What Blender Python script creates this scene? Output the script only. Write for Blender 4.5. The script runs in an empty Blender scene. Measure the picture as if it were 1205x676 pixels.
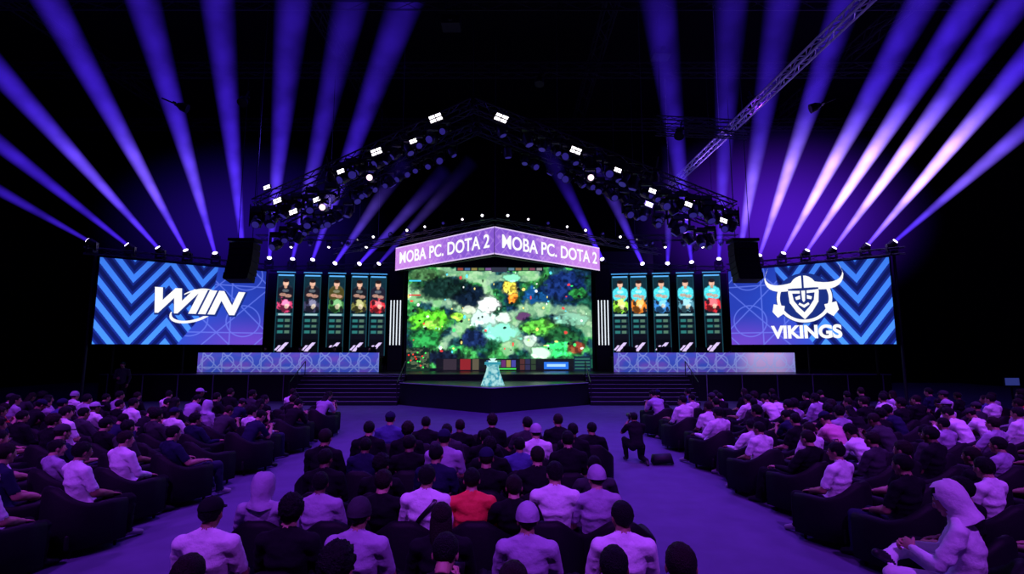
import bpy, bmesh, math, random
import numpy as np
from mathutils import Vector, Matrix, noise
random.seed(7); np.random.seed(7)
S=bpy.context.scene
try:
    S.view_settings.view_transform='Standard'
except Exception: pass
XC=-0.76
rad=math.radians
def s2l(c):
    c=np.asarray(c,dtype=float)/255.0
    return np.where(c<=0.04045,c/12.92,((c+0.055)/1.055)**2.4)
def C(r,g,b): 
    v=s2l([r,g,b]); return (float(v[0]),float(v[1]),float(v[2]),1.0)

# ---------------------------------------------------------------- materials
def pmat(name,col,rough=0.7,metal=0.0,bump=0.0,bscale=40,var=0.0,spec=0.5,sheen=0):
    m=bpy.data.materials.new(name); m.use_nodes=True
    nt=m.node_tree; b=nt.nodes['Principled BSDF']
    b.inputs['Base Color'].default_value=col; b.inputs['Roughness'].default_value=rough
    b.inputs['Metallic'].default_value=metal
    b.inputs['Specular IOR Level'].default_value=spec
    if sheen: b.inputs['Sheen Weight'].default_value=sheen
    if bump or var:
        tc=nt.nodes.new('ShaderNodeTexCoord'); n=nt.nodes.new('ShaderNodeTexNoise')
        n.inputs['Scale'].default_value=bscale; n.inputs['Detail'].default_value=3
        nt.links.new(tc.outputs['Object'],n.inputs['Vector'])
        if bump:
            bp=nt.nodes.new('ShaderNodeBump'); bp.inputs['Strength'].default_value=bump
            bp.inputs['Distance'].default_value=0.02
            nt.links.new(n.outputs['Fac'],bp.inputs['Height']); nt.links.new(bp.outputs['Normal'],b.inputs['Normal'])
        if var:
            mx=nt.nodes.new('ShaderNodeMix'); mx.data_type='RGBA'
            mx.inputs[6].default_value=tuple(c*(1-var) for c in col[:3])+(1,)
            mx.inputs[7].default_value=tuple(min(1,c*(1+var)) for c in col[:3])+(1,)
            nt.links.new(n.outputs['Fac'],mx.inputs[0]); nt.links.new(mx.outputs[2],b.inputs['Base Color'])
    return m
def emat(name,col,strength):
    m=bpy.data.materials.new(name); m.use_nodes=True
    b=m.node_tree.nodes['Principled BSDF']
    b.inputs['Base Color'].default_value=(0,0,0,1)
    b.inputs['Emission Color'].default_value=col; b.inputs['Emission Strength'].default_value=strength
    return m
def display_mat(name,strength=1.0):
    m=bpy.data.materials.new(name); m.use_nodes=True; nt=m.node_tree
    b=nt.nodes['Principled BSDF']; b.inputs['Base Color'].default_value=(0.002,0.002,0.003,1)
    b.inputs['Roughness'].default_value=0.5
    a=nt.nodes.new('ShaderNodeAttribute'); a.attribute_name='Col'
    nt.links.new(a.outputs['Color'],b.inputs['Emission Color']); b.inputs['Emission Strength'].default_value=strength
    return m
M_black=pmat('matte_black_paint',(0.004,0.004,0.006,1),0.6,spec=.3)
M_fix=pmat('fixture_housing',(0.02,0.02,0.026,1),0.4,spec=.6)
M_stage=pmat('black_stage_deck',(0.007,0.006,0.011,1),0.3,bump=0.05,bscale=6)
M_dark=pmat('dark_drape',(0.003,0.003,0.004,1),0.95,bump=0.2,bscale=3,spec=.1)
M_alu=pmat('dark_truss_metal',(0.07,0.07,0.09,1),0.45,metal=0.6)
M_grid=pmat('black_truss_metal',(0.012,0.012,0.016,1),0.6,spec=.3)
M_aluL=pmat('aluminium_truss_metal',(0.75,0.7,0.85,1),0.5,metal=0.2)
M_nose=pmat('stair_nosing',(0.30,0.27,0.42,1),0.5)
M_chair=pmat('black_leather',(0.006,0.005,0.008,1),0.6,bump=0.15,bscale=30,spec=.18)
M_white=emat('lamp_white',(1,0.93,1,1),3.0)
M_lens=emat('lens_violet_white',(0.7,0.62,1,1),5.0)
M_lensdim=emat('lens_blue_dim',(0.06,0.04,0.5,1),0.35)
M_warm=emat('lamp_warm_pink',(1,0.72,0.9,1),1.6)
M_tube=emat('led_tube_white',(0.85,0.92,1,1),1.1)
M_disp=display_mat('led_wall_pixels',1.1)
M_dispM=display_mat('main_wall_pixels',1.35)
M_txt=emat('white_graphic',(1,1,1,1),1.0)
M_navy=emat('navy_graphic',C(26,48,130),1.0)
M_cyan=emat('cyan_line',C(70,150,220),1.0)

# ---------------------------------------------------------------- mesh helpers
def link(o,parent=None):
    S.collection.objects.link(o)
    if parent is not None: o.parent=parent
    return o
class G:
    def __init__(s): s.v=[]; s.f=[]; s.m=[]
    def add(s,v,f,mi=0):
        n=len(s.v); s.v+= [tuple(x) for x in v]; s.f+=[tuple(i+n for i in q) for q in f]; s.m+=[mi]*len(f)
    def box(s,c,d,mi=0,M=None):
        x,y,z=d[0]/2,d[1]/2,d[2]/2
        v=[Vector((sx*x,sy*y,sz*z)) for sz in(-1,1) for sy in(-1,1) for sx in(-1,1)]
        if M is not None: v=[M@p for p in v]
        c=Vector(c); v=[p+c for p in v]
        s.add(v,[(0,2,3,1),(4,5,7,6),(0,1,5,4),(2,6,7,3),(0,4,6,2),(1,3,7,5)],mi)
    def tube(s,p0,p1,r0,r1=None,n=8,mi=0,cap=True):
        if r1 is None: r1=r0
        s.loft([p0,p1],[(r0,r0),(r1,r1)],n,mi)
    def loft(s,pts,rr,n=12,mi=0,ref=(1,0,0)):
        pts=[Vector(p) for p in pts]; V=[]
        ref=Vector(ref)
        for i,p in enumerate(pts):
            a=pts[max(0,i-1)]; b=pts[min(len(pts)-1,i+1)]
            t=(b-a); t=t.normalized() if t.length>1e-9 else Vector((0,0,1))
            sd=ref-t*ref.dot(t)
            if sd.length<1e-3: sd=Vector((0,1,0))-t*t.y
            if sd.length<1e-3: sd=Vector((0,0,1))
            sd.normalize(); up=t.cross(sd)
            for k in range(n):
                an=2*math.pi*k/n
                V.append(p+sd*(rr[i][0]*math.cos(an))+up*(rr[i][1]*math.sin(an)))
        F=[]
        for i in range(len(pts)-1):
            for k in range(n):
                k2=(k+1)%n; F.append((i*n+k,i*n+k2,(i+1)*n+k2,(i+1)*n+k))
        F.append(tuple(reversed(range(n)))); F.append(tuple(range((len(pts)-1)*n,len(pts)*n)))
        s.add(V,F,mi)
    def ell(s,c,r,mi=0,nu=16,nv=10,M=None):
        c=Vector(c); V=[];F=[]
        V.append(Vector((0,0,-r[2])))
        for j in range(1,nv):
            th=math.pi*j/nv
            for i in range(nu):
                ph=2*math.pi*i/nu
                V.append(Vector((r[0]*math.sin(th)*math.cos(ph),r[1]*math.sin(th)*math.sin(ph),-r[2]*math.cos(th))))
        V.append(Vector((0,0,r[2])))
        for i in range(nu):
            F.append((0,1+(i+1)%nu,1+i))
            for j in range(nv-2):
                a=1+j*nu;b=a+nu
                F.append((a+i,a+(i+1)%nu,b+(i+1)%nu,b+i))
            a=1+(nv-2)*nu
            F.append((a+i,a+(i+1)%nu,len(V)-1))
        if M is not None: V=[M@p for p in V]
        s.add([p+c for p in V],F,mi)
    def limb(s,pts,rs,mi=0,n=12):
        for i in range(len(pts)-1):
            s.loft([pts[i],pts[i+1]],[(rs[i],rs[i]),(rs[i+1],rs[i+1])],n,mi)
        for p,r in zip(pts,rs): s.ell(p,(r,r,r),mi,12,8)
    def prism(s,poly,z0,z1,mi=0):
        n=len(poly)
        V=[(x,y,z0) for x,y in poly]+[(x,y,z1) for x,y in poly]
        F=[tuple(reversed(range(n))),tuple(range(n,2*n))]+[(i,(i+1)%n,n+(i+1)%n,n+i) for i in range(n)]
        s.add(V,F,mi)
    def mesh(s,name,mats,smooth=False):
        me=bpy.data.meshes.new(name); me.from_pydata(s.v,[],s.f)
        for m in mats: me.materials.append(m)
        me.polygons.foreach_set('material_index',s.m)
        if smooth: me.polygons.foreach_set('use_smooth',[True]*len(s.f))
        me.update(); return me
    def obj(s,name,mats,parent=None,smooth=False,loc=(0,0,0),rot=(0,0,0),bevel=0):
        o=bpy.data.objects.new(name,s.mesh(name,mats,smooth)); o.location=loc; o.rotation_euler=rot
        link(o,parent)
        if bevel:
            b=o.modifiers.new('bevel','BEVEL'); b.width=bevel; b.segments=2; b.limit_method='ANGLE'
        return o
def truss(g,p0,p1,w=0.3,mi=0,seg=0.5,r=0.025,rb=0.012):
    p0=Vector(p0);p1=Vector(p1); t=(p1-p0); L=t.length; t.normalize()
    sd=t.cross(Vector((0,0,1)))
    if sd.length<1e-3: sd=Vector((1,0,0))
    sd.normalize(); up=sd.cross(t)
    cs=[sd*(a*w/2)+up*(b*w/2) for a,b in((-1,-1),(1,-1),(1,1),(-1,1))]
    for c in cs: g.tube(p0+c,p1+c,r,n=6,mi=mi)
    n=max(1,int(L/seg))
    for i in range(n):
        a=p0+t*(L*i/n); b=p0+t*(L*(i+1)/n)
        for k in range(4):
            c0=cs[k];c1=cs[(k+1)%4]
            if i%2: c0,c1=c1,c0
            g.tube(a+c0,b+c1,rb,n=4,mi=mi)

# raster displays --------------------------------------------------
def vnoise(U,V,f,seed):
    r=np.random.RandomState(seed); T=r.rand(64,64)
    x=U*f;y=V*f; xi=np.floor(x).astype(int);yi=np.floor(y).astype(int); fx=x-xi;fy=y-yi
    fx=fx*fx*(3-2*fx);fy=fy*fy*(3-2*fy)
    g=lambda a,b:T[a%64,b%64]
    return (g(xi,yi)*(1-fx)+g(xi+1,yi)*fx)*(1-fy)+(g(xi,yi+1)*(1-fx)+g(xi+1,yi+1)*fx)*fy
def fbm(U,V,f,o=4,seed=1):
    s=0;a=.5;t=0
    for k in range(o):
        s=s+a*vnoise(U,V,f*2**k,seed+k*7);t+=a;a*=.55
    return s/t
def ss(a,b,x): 
    t=np.clip((x-a)/(b-a),0,1); return t*t*(3-2*t)
def mixc(A,B,t):
    t=np.asarray(t)[...,None]; return A*(1-t)+np.asarray(B,dtype=float)*t
def raster(name,w,h,nx,ny,fn,parent,loc=(0,0,0),rot=(0,0,0),mat=None):
    u=np.linspace(0,1,nx+1);v=np.linspace(0,1,ny+1); U,V=np.meshgrid(u,v)
    rgb=fn(U,V); rgb=s2l(np.clip(rgb,0,255))
    P=np.zeros((ny+1,nx+1,3)); P[...,0]=(U-.5)*w; P[...,2]=(V-.5)*h
    idx=np.arange((nx+1)*(ny+1)).reshape(ny+1,nx+1)
    F=np.stack([idx[:-1,:-1],idx[:-1,1:],idx[1:,1:],idx[1:,:-1]],-1).reshape(-1,4)
    me=bpy.data.meshes.new(name); me.from_pydata(P.reshape(-1,3).tolist(),[],F.tolist())
    ca=me.color_attributes.new('Col','FLOAT_COLOR','POINT')
    col=np.ones((rgb.reshape(-1,3).shape[0],4),dtype=np.float32); col[:,:3]=rgb.reshape(-1,3)
    ca.data.foreach_set('color',col.ravel())
    me.materials.append(mat or M_disp)
    o=bpy.data.objects.new(name,me); o.location=loc;o.rotation_euler=rot
    return link(o,parent)
def text(name,body,size,mat,parent,loc,rotz=0,shear=0,offset=0.0,sx=1.0,align='CENTER'):
    cu=bpy.data.curves.new(name,'FONT'); cu.body=body; cu.size=size; cu.shear=shear; cu.offset=offset
    cu.align_x=align; cu.align_y='CENTER'; cu.extrude=0.004
    o=bpy.data.objects.new(name,cu); S.collection.objects.link(o)
    dg=bpy.context.evaluated_depsgraph_get(); me=bpy.data.meshes.new_from_object(o.evaluated_get(dg))
    bpy.data.objects.remove(o); me.materials.clear(); me.materials.append(mat)
    me.transform(Matrix.Rotation(rad(90),4,'X')@Matrix.Scale(sx,4,(1,0,0)))
    o=bpy.data.objects.new(name,me); o.location=loc;o.rotation_euler=(0,0,rotz)
    return link(o,parent)
def flat(name,polys,mat,parent,loc=(0,0,0)):
    V=[];F=[]
    for p in polys:
        n=len(V); V+=[(x,0,z) for x,z in p]; F.append(tuple(range(n,n+len(p))))
    me=bpy.data.meshes.new(name); me.from_pydata(V,[],F); me.materials.append(mat)
    o=bpy.data.objects.new(name,me); o.location=loc; return link(o,parent)
def ringpolys(cx,cz,r0,r1,a0,a1,n=40,sx=1,sz=1,tilt=0,wf=None):
    P=[]
    for i in range(n):
        q=[]
        for a,which in((i,0),(i+1,0),(i+1,1),(i,1)):
            an=rad(a0+(a1-a0)*a/n); r=r1 if which else r0
            if wf and which==0: r=r1-(r1-r0)*wf(a/n)
            x=r*math.cos(an)*sx; z=r*math.sin(an)*sz
            q.append((cx+x*math.cos(tilt)-z*math.sin(tilt),cz+x*math.sin(tilt)+z*math.cos(tilt)))
        P.append(q)
    return P

# ---------------------------------------------------------------- room
g=G(); g.box((0,12,-0.1),(64,50,0.2))
M_floor=pmat('violet_event_carpet',(0.105,0.09,0.19,1),0.75,bump=0.06,bscale=2.5,var=0.25,spec=.2)
g.obj('floor',[M_floor])
g=G(); g.box((0,12,17.2),(64,50,0.4)); g.obj('ceiling',[M_dark])
for nm,c,d in(('wall_left',(-31,12,8.5),(0.4,48,17)),('wall_right',(31,12,8.5),(0.4,48,17)),
              ('wall_back',(0,36,8.5),(62,0.4,17)),('wall_front',(0,-12,8.5),(62,0.4,17))):
    g=G(); g.box(c,d); g.obj(nm,[M_dark])

# ---------------------------------------------------------------- stage
g=G()
g.prism([(XC-18,23.5),(XC+18,23.5),(XC+18,29.5),(XC-18,29.5)],0,1.2)
g.prism([(XC,19.1),(XC+4,22.0),(XC+4,23.5),(XC-4,23.5),(XC-4,22.0)],0,0.93)
g.prism([(XC-9,29.4),(XC+9,29.4),(XC+9,29.6),(XC-9,29.6)],1.2,8)
for sx in(-1,1):
    g.tube((XC,19.07,0.92),(XC+sx*4,21.97,0.92),0.02,n=5,mi=1)
    g.tube((XC+sx*4,23.48,1.19),(XC+sx*18,23.48,1.19),0.02,n=5,mi=1)
    for k in range(6):
        x=XC+sx*(9.6+k*1.6); g.box((x,23.48,0.6),(0.03,0.05,1.15),1)
g.obj('stage_platform',[M_stage,M_nose])
for sx in(-1,1):
    g=G(); n=7
    for i in range(n):
        z1=1.2*(i+1)/(n+0)*0.93; y0=21.75+i*0.25
        g.box((XC+sx*6.35,(y0+23.45)/2,z1-0.08*1),(4.6,23.45-y0,0.16))
        g.box((XC+sx*6.35,y0+0.02,z1+0.005),(4.6,0.05,0.018),1)
        g.box((XC+sx*6.35,(y0+23.45)/2,(z1-.1)/2),(4.5,23.35-y0,z1-.1))
    for ex in(4.08,8.62):
        for k in range(3):
            y=21.8+k*0.8; g.tube((XC+sx*ex,y,0),(XC+sx*ex,y,0.95+k*0.42),0.02,n=6)
        g.tube((XC+sx*ex,21.8,0.95),(XC+sx*ex,23.4,1.79),0.02,n=6)
    g.obj('stage_stairs',[M_stage,M_nose])
for sx in(-1,1):
    g=G()
    a=(XC+sx*5.95,27.45); b=(XC+sx*12.1,26.65)
    P=[a,b,(b[0],b[1]+.3),(a[0],a[1]+.3)]
    if sx<0: P=P[::-1]
    g.prism(P,1.2,6.3)
    g.obj('set_wall',[M_black])

# ---------------------------------------------------------------- main screen
def main_pix(U,V):
    A=1.78
    wx=fbm(U*A+7,V,12,3,61)-.5; wy=fbm(U*A+2,V+5,12,3,67)-.5
    X=U*A+wx*.06; Y=V+wy*.06; Uw=X/A
    n1=fbm(X,Y,4,4,11); n2=fbm(X,Y,7,3,23); n3=fbm(U*A,V,40,3,31); n5=fbm(U*A+4,V+2,20,3,77)
    col=np.zeros(U.shape+(3,))+np.array([20,74,58.])
    col=mixc(col,[54,142,70],ss(.44,.60,n1)); col=mixc(col,[14,34,78],ss(.50,.60,n2)*.7)
    def path(pts,w):
        d=np.full(U.shape,9.)
        for (x0,y0),(x1,y1) in zip(pts[:-1],pts[1:]):
            x0_,x1_=x0*A,x1*A; dx=x1_-x0_;dy=y1-y0
            t=np.clip(((X-x0_)*dx+(Y-y0)*dy)/(dx*dx+dy*dy),0,1)
            d=np.minimum(d,np.hypot(X-x0_-t*dx,Y-y0-t*dy))
        return 1-ss(w*.7,w*1.25,d+(n2-.5)*.10)
    p=np.maximum.reduce([path([(.0,.75),(.3,.62),(.45,.45),(.62,.28),(.75,.2)],.07),path([(.45,.95),(.42,.7),(.35,.5),(.2,.25)],.06),
        path([(.55,.5),(.7,.62),(.95,.55),(1,.4)],.07),path([(.2,.95),(.45,.88),(.7,.93)],.05),path([(.55,.2),(.6,.5)],.06)])
    col=mixc(col,np.array([150,196,148.]),p*(.5+.4*n3))
    col=mixc(col,[200,222,186],p*ss(.5,.7,n5)*.4)
    def blob(x,y,rx,ry,c,a=1.,k=.3):
        nonlocal col
        d=np.hypot((Uw-x)/rx,(Y-y)/ry)+(n5-.5)*k*2.4
        col=mixc(col,[q*.4 for q in c],(1-ss(.95,1.15,d))*a*.5); col=mixc(col,c,(1-ss(.7,.98,d))*a)
    blob(.12,.47,.11,.13,[92,206,44]);blob(.13,.44,.05,.06,[150,240,80],.8);blob(.1,.3,.09,.12,[36,130,60]);blob(.27,.52,.04,.05,[160,245,70])
    blob(.33,.72,.1,.12,[12,26,44]);blob(.17,.8,.14,.12,[16,40,36]);blob(.08,.93,.1,.07,[60,100,60])
    blob(.42,.5,.09,.13,[205,240,228],.9);blob(.5,.36,.13,.11,[140,245,212],.85);blob(.44,.64,.06,.08,[240,252,248]);blob(.52,.5,.05,.06,[230,250,235],.8)
    blob(.56,.80,.045,.08,[248,220,80]);blob(.57,.70,.03,.05,[230,130,40]);blob(.57,.90,.05,.05,[130,220,180])
    blob(.69,.72,.08,.09,[18,70,124]);blob(.86,.82,.14,.15,[16,36,88]);blob(.93,.75,.05,.06,[40,130,60])
    blob(.72,.42,.11,.09,[96,196,64],.85);blob(.84,.33,.09,.09,[26,80,42]);blob(.88,.5,.12,.07,[140,205,175],.7)
    blob(.63,.52,.04,.05,[90,44,100],.8);blob(.36,.3,.07,.1,[22,40,84]);blob(.46,.24,.05,.06,[16,66,40],.8)
    blob(.8,.20,.10,.09,[60,245,120]);blob(.72,.17,.06,.07,[195,252,205]);blob(.91,.22,.05,.06,[180,60,40],.7)
    blob(.27,.2,.05,.06,[60,180,95],.8);blob(.2,.13,.12,.08,[12,22,40]);blob(.33,.58,.04,.05,[235,242,220],.7);blob(.67,.30,.04,.06,[220,242,225],.7)
    fo=fbm(U*A+9,V+3,30,2,91); dark=(1-p)
    col=col*(1-(ss(.46,.32,fo)*.38*dark))[...,None]; col=mixc(col,col*1.45+10,ss(.58,.72,fo)*.6*dark)
    r=np.random.RandomState(5)
    for i in range(95):
        x,y=r.rand(2);c=[[240,60,60],[250,225,120],[90,220,255],[255,255,255],[60,255,120],[8,10,18],[6,10,14],[12,8,20],[200,255,210]][r.randint(9)]
        rx=.003+.008*r.rand(); ry=.007+.014*r.rand(); y=.12+y*.83
        d=np.hypot((U-x)/rx,(V-y)/ry)+(n3-.5)*.9; col=mixc(col,c,(1-ss(.7,1.0,d))*.85)
    def rect(x0,x1,y0,y1,c,a=1.):
        nonlocal col
        m=((U>=x0)&(U<=x1)&(V>=y0)&(V<=y1)).astype(float)*a; col=mixc(col,c,m)
    rect(.26,.74,.965,1,[14,16,26],.8)
    for i in range(5):
        rect(.27+i*.038,.30+i*.038,.97,.995,[[130,60,50],[60,90,130],[120,110,60],[70,100,60],[100,70,120]][i])
        rect(.55+i*.038,.58+i*.038,.97,.995,[[80,110,130],[120,90,60],[80,110,70],[110,60,80],[120,120,120]][i])
    rect(.455,.54,.955,1,[40,44,60]);
    rect(.0,1,0,.025,[10,12,22]);rect(.16,.9,0,.115,[16,15,22],.92)
    rect(0,.125,0,.22,[18,44,30]); col=np.where(((U<.12)&(V<.21)&(V>.02))[...,None],mixc(np.zeros(U.shape+(3,))+[16,34,26],[70,86,62],ss(.48,.56,fbm(U,V,60,2,9))),col)
    for i in range(14):
        x,y=r.rand(2); d=np.hypot((U-.01-x*.1)/.005,(V-.03-y*.16)/.008); col=mixc(col,[[240,50,40],[60,240,90]][i%2],(1-ss(.8,1,d)))
    rect(.20,.27,.01,.11,[46,38,48]);rect(.29,.345,.01,.11,[120,30,36]);rect(.355,.39,.01,.11,[80,74,60])
    for i in range(6): rect(.43+i*.027,.452+i*.027,.035,.1,[[40,70,110],[120,54,30],[40,100,74],[90,40,96],[130,120,60],[60,60,140]][i])
    for i in range(6): rect(.61+(i%3)*.03,.635+(i%3)*.03,.01+(i//3)*.055,.055+(i//3)*.055,[[70,40,40],[40,56,40],[40,40,70]][(i*2)%3])
    rect(.43,.59,.012,.024,[60,190,80]);rect(.74,.87,.015,.085,[36,100,200]);rect(.755,.855,.04,.062,[150,190,240])
    rect(.9,.99,.0,.14,[14,30,50]);
    for i in range(4): rect(.905,.985,.015+i*.03,.030+i*.03,[40,90,80])
    rect(.005,.07,.72,.735,[200,40,40],.9);rect(.005,.07,.86,.875,[60,190,230],.9)
    return col*1.06
g=G(); W,H=9.77,5.48
g.box((0,0.2,0),(W+0.3,0.35,H+0.16)); 
o=g.obj('main_led_screen',[M_black],loc=(XC+0.1,27,3.94))
raster('display',W,H,520,292,main_pix,o,loc=(0,0.015,0),mat=M_dispM)
for sx in(-1,1):
    g=G(); g.box((0,0.15,0),(0.75,0.3,5.35))
    for k in range(4): g.tube((-0.25+k*0.165,-0.03,-1.35),(-0.25+k*0.165,-0.03,1.0),0.028,n=8,mi=1)
    g.box((0,-0.01,1.07),(0.7,0.06,0.08)); g.box((0,-0.01,-1.42),(0.7,0.06,0.08))
    g.obj('led_tube_pillar',[M_black,M_tube],loc=(XC+0.1+sx*5.46,26.8,3.89))

# ---------------------------------------------------------------- corner banner
def ban_pix(flip):
    def f(U,V):
        n=fbm(U*5,V,6,3,2)
        c=mixc(np.zeros(U.shape+(3,))+[128,84,200],[196,130,226],ss(.2,.8,(1-U if flip else U)))
        c=mixc(c,[220,170,240],ss(.55,.75,n)*.4)
        d=np.minimum(np.abs(((U*5.8+V)*2)%1-.5),np.abs(((U*5.8-V)*2)%1-.5)); c=mixc(c,[225,190,250],(1-ss(.02,.07,d))*.3)
        e=np.minimum(V,1-V); c=mixc(c,[240,220,255],1-ss(.02,.05,e))
        return c
    return f
L=math.hypot(5.36,4.8); an=math.atan2(4.8,5.36)
g=G()
for sx in(-1,1):
    P=[(0,-2.4),(sx*5.36,2.4),(sx*5.36,2.75),(0,-2.05)]
    if sx<0:P=P[::-1]
    g.prism(P,-0.66,0.66)
bn=g.obj('corner_led_banner',[M_black],loc=(XC,24.1,7.03))
for sx in(-1,1):
    cx,cy=sx*2.68,0
    ro=an if sx>0 else -an
    n=Vector((math.sin(ro),-math.cos(ro),0))
    t=Vector((math.cos(ro),math.sin(ro),0))
    p=Vector((cx,cy,0))+n*0.02
    raster('display',L,1.22,180,32,ban_pix(sx<0),bn,loc=p,rot=(0,0,ro))
    text('lettering','MOBA PC. DOTA 2',0.84,M_txt,bn,p+n*0.03+t*0.06+Vector((0.0,0,-0.02)),rotz=ro,offset=0.016,sx=0.93)

# ---------------------------------------------------------------- wing screens
def lattice(X,Y,s,seed=0):
    d=np.full(X.shape,9.)
    for k in range(4):
        a=math.pi*k/4; q=X*math.cos(a)+Y*math.sin(a); sp=s if k%2==0 else s/math.sqrt(2)
        d=np.minimum(d,np.abs((q/sp+.25)%1-.5)*sp)
    cx=(X/s)%1-.5;cy=(Y/s)%1-.5
    d=np.minimum(d,np.abs(np.hypot(cx,cy)*s-.33*s)); return d
def wing_pix(side):
    def f(U,V):
        A=1.8; u=U if side<0 else 1-U
        X=u*A
        base=mixc(np.zeros(U.shape+(3,))+[40,92,225],[38,48,156],ss(.2,1,u)*.7)
        base=mixc(base,[116,70,205],ss(.5,0,V)*ss(.3,.9,u)*.9)
        base=mixc(base,[22,42,140],ss(.6,1,V)*.4*ss(.3,.7,u))
        d=lattice(X,V,.62); base=mixc(base,[120,140,250],(1-ss(.003,.012,d))*.6)
        tri=np.abs(((X/.72+.04)%1)-.5)*2*.50
        w=V-tri; band=(w/.25+.1)%1
        cb=np.zeros(U.shape+(3,))+[20,38,130]
        cb=mixc(cb,[66,134,255],(1-ss(.40,.42,band)))
        cb=mixc(cb,[12,20,84],ss(.56,.58,band)*(1-ss(.84,.86,band)))
        cb=cb*(.9+.25*(1-V))[...,None]
        m=1-ss(.53,.54,u-.22*V+.16*np.abs(V-.5))
        base=mixc(base,cb,m*.97)
        return base
    return f
for side in(-1,1):
    g=G(); g.box((0,0.16,0),(6.78,0.28,3.85))
    for k in(-2.6,0,2.6): g.tube((k,0.4,-1.9),(k,0.4,-3.22),0.06,n=8)
    o=g.obj('wing_led_screen',[M_black],loc=(XC+side*14.5,23.9,4.43),rot=(0,0,-side*rad(38.9)))
    raster('display',6.68,3.75,380,210,wing_pix(side),o,loc=(0,-0.005,0))
    if side<0:
        cx=0.22; cz=0.08
        flat('logo_orbit',ringpolys(cx+.05,cz-.38,1.02,1.28,150,395,60,sx=.78,sz=.40,tilt=rad(22),wf=lambda t:.25+.9*math.sin(math.pi*t)),M_txt,o,(0,-0.05,0))
        flat('logo_orbit_tail',ringpolys(cx+.15,cz-.10,1.18,1.3,20,120,30,sx=.8,sz=.55,tilt=rad(30),wf=lambda t:.25+.9*math.sin(math.pi*t)),M_txt,o,(0,-0.05,0))
        text('logo_shadow','WIIN',1.5,M_navy,o,(cx+.04,-0.06,cz-.04),shear=0.35,offset=0.12,sx=1.05)
        text('logo_lettering','WIIN',1.5,M_txt,o,(cx,-0.075,cz),shear=0.35,offset=0.07,sx=1.05)
    else:
        k=.37; cx,cz=0.0,0.40
        sc=lambda P:[(cx+x*k,cz+z*k) for x,z in P]
        mir=lambda P:[(-x,z) for x,z in P][::-1]
        flat('logo_disc',[sc([(3.2*math.cos(rad(a)),-.3+3.2*math.sin(rad(a))) for a in range(0,360,8)])],M_navy,o,(0,-0.03,0))
        flat('logo_ring',ringpolys(cx,cz-.3*k,2.72*k,3.1*k,-215,35,50),M_txt,o,(0,-0.045,0))
        axe=[(2.2,-1.2),(3.5,-.9),(3.7,-1.9),(3.1,-2.7),(2.4,-2.2)]
        flat('logo_axes',[sc(axe),sc(mir(axe))],M_txt,o,(0,-0.04,0))
        ho=[];hi=[]
        for t in [i/10 for i in range(11)]:
            x=1.35+3.1*math.sin(t*1.9)-(.35*max(0,t-.8)/.2); z=1.35-.55*math.sin(t*2.4)+2.9*t**2.2
            w=.74*(1-t)**.8+.02
            ho.append((x,z-w*.8)); hi.append((x-w*.35,z+w*.6))
        dome=[(-1.5,1.0)]+[(1.5*math.cos(rad(a)),1.0+1.6*math.sin(rad(a))) for a in range(180,-1,-15)]
        quads=[[ho[i],ho[i+1],hi[i+1],hi[i]] for i in range(10)]
        flat('logo_horns',[sc(q) for q in quads]+[sc(mir(q)) for q in quads]+[sc(dome)],M_txt,o,(0,-0.06,0))
        flat('logo_helmet_gap',[sc([(-.12,2.7),(-.12,.9),(.12,.9),(.12,2.7)]),sc([(-1.7,.98),(-1.7,.74),(1.7,.74),(1.7,.98)])],M_navy,o,(0,-0.075,0))
        q1=[[(.38,.66),(1.7,.74),(1.72,.38),(.38,.30)],[(1.28,.5),(1.72,.5),(1.6,-.9),(1.1,-.7)],[(1.1,-.6),(1.62,-.8),(.9,-2.0),(.55,-1.45)],[(.6,-1.4),(.95,-1.95),(0,-3.0),(0,-2.1)],
            [(.38,.1),(.95,-.15),(.85,-.5),(.38,-.4)],[(0,-1.15),(.5,-.85),(.62,-1.1),(0,-1.55)]]
        ctr=[[(-.22,.66),(.22,.66),(.16,-.6),(0,-.85),(-.16,-.6)]]
        flat('logo_face',[sc(q) for q in q1+ctr]+[sc(mir(q)) for q in q1],M_txt,o,(0,-0.07,0))
        text('logo_lettering','VIKINGS',0.80,M_txt,o,(cx,-0.08,cz-1.72),offset=0.035,sx=0.95)

g=G()
for sx in(-1,1):
    truss(g,(XC+sx*17.6,21.5,6.55),(XC+sx*11.9,26.1,6.55),0.28)
    truss(g,(XC+sx*11.9,26.4,6.5),(XC+sx*5.6,27.3,6.85),0.22)
    g.tube((XC+sx*17.4,21.9,0),(XC+sx*17.4,21.9,6.6),0.06,n=8)
g.obj('screen_top_truss',[M_alu])

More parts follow.
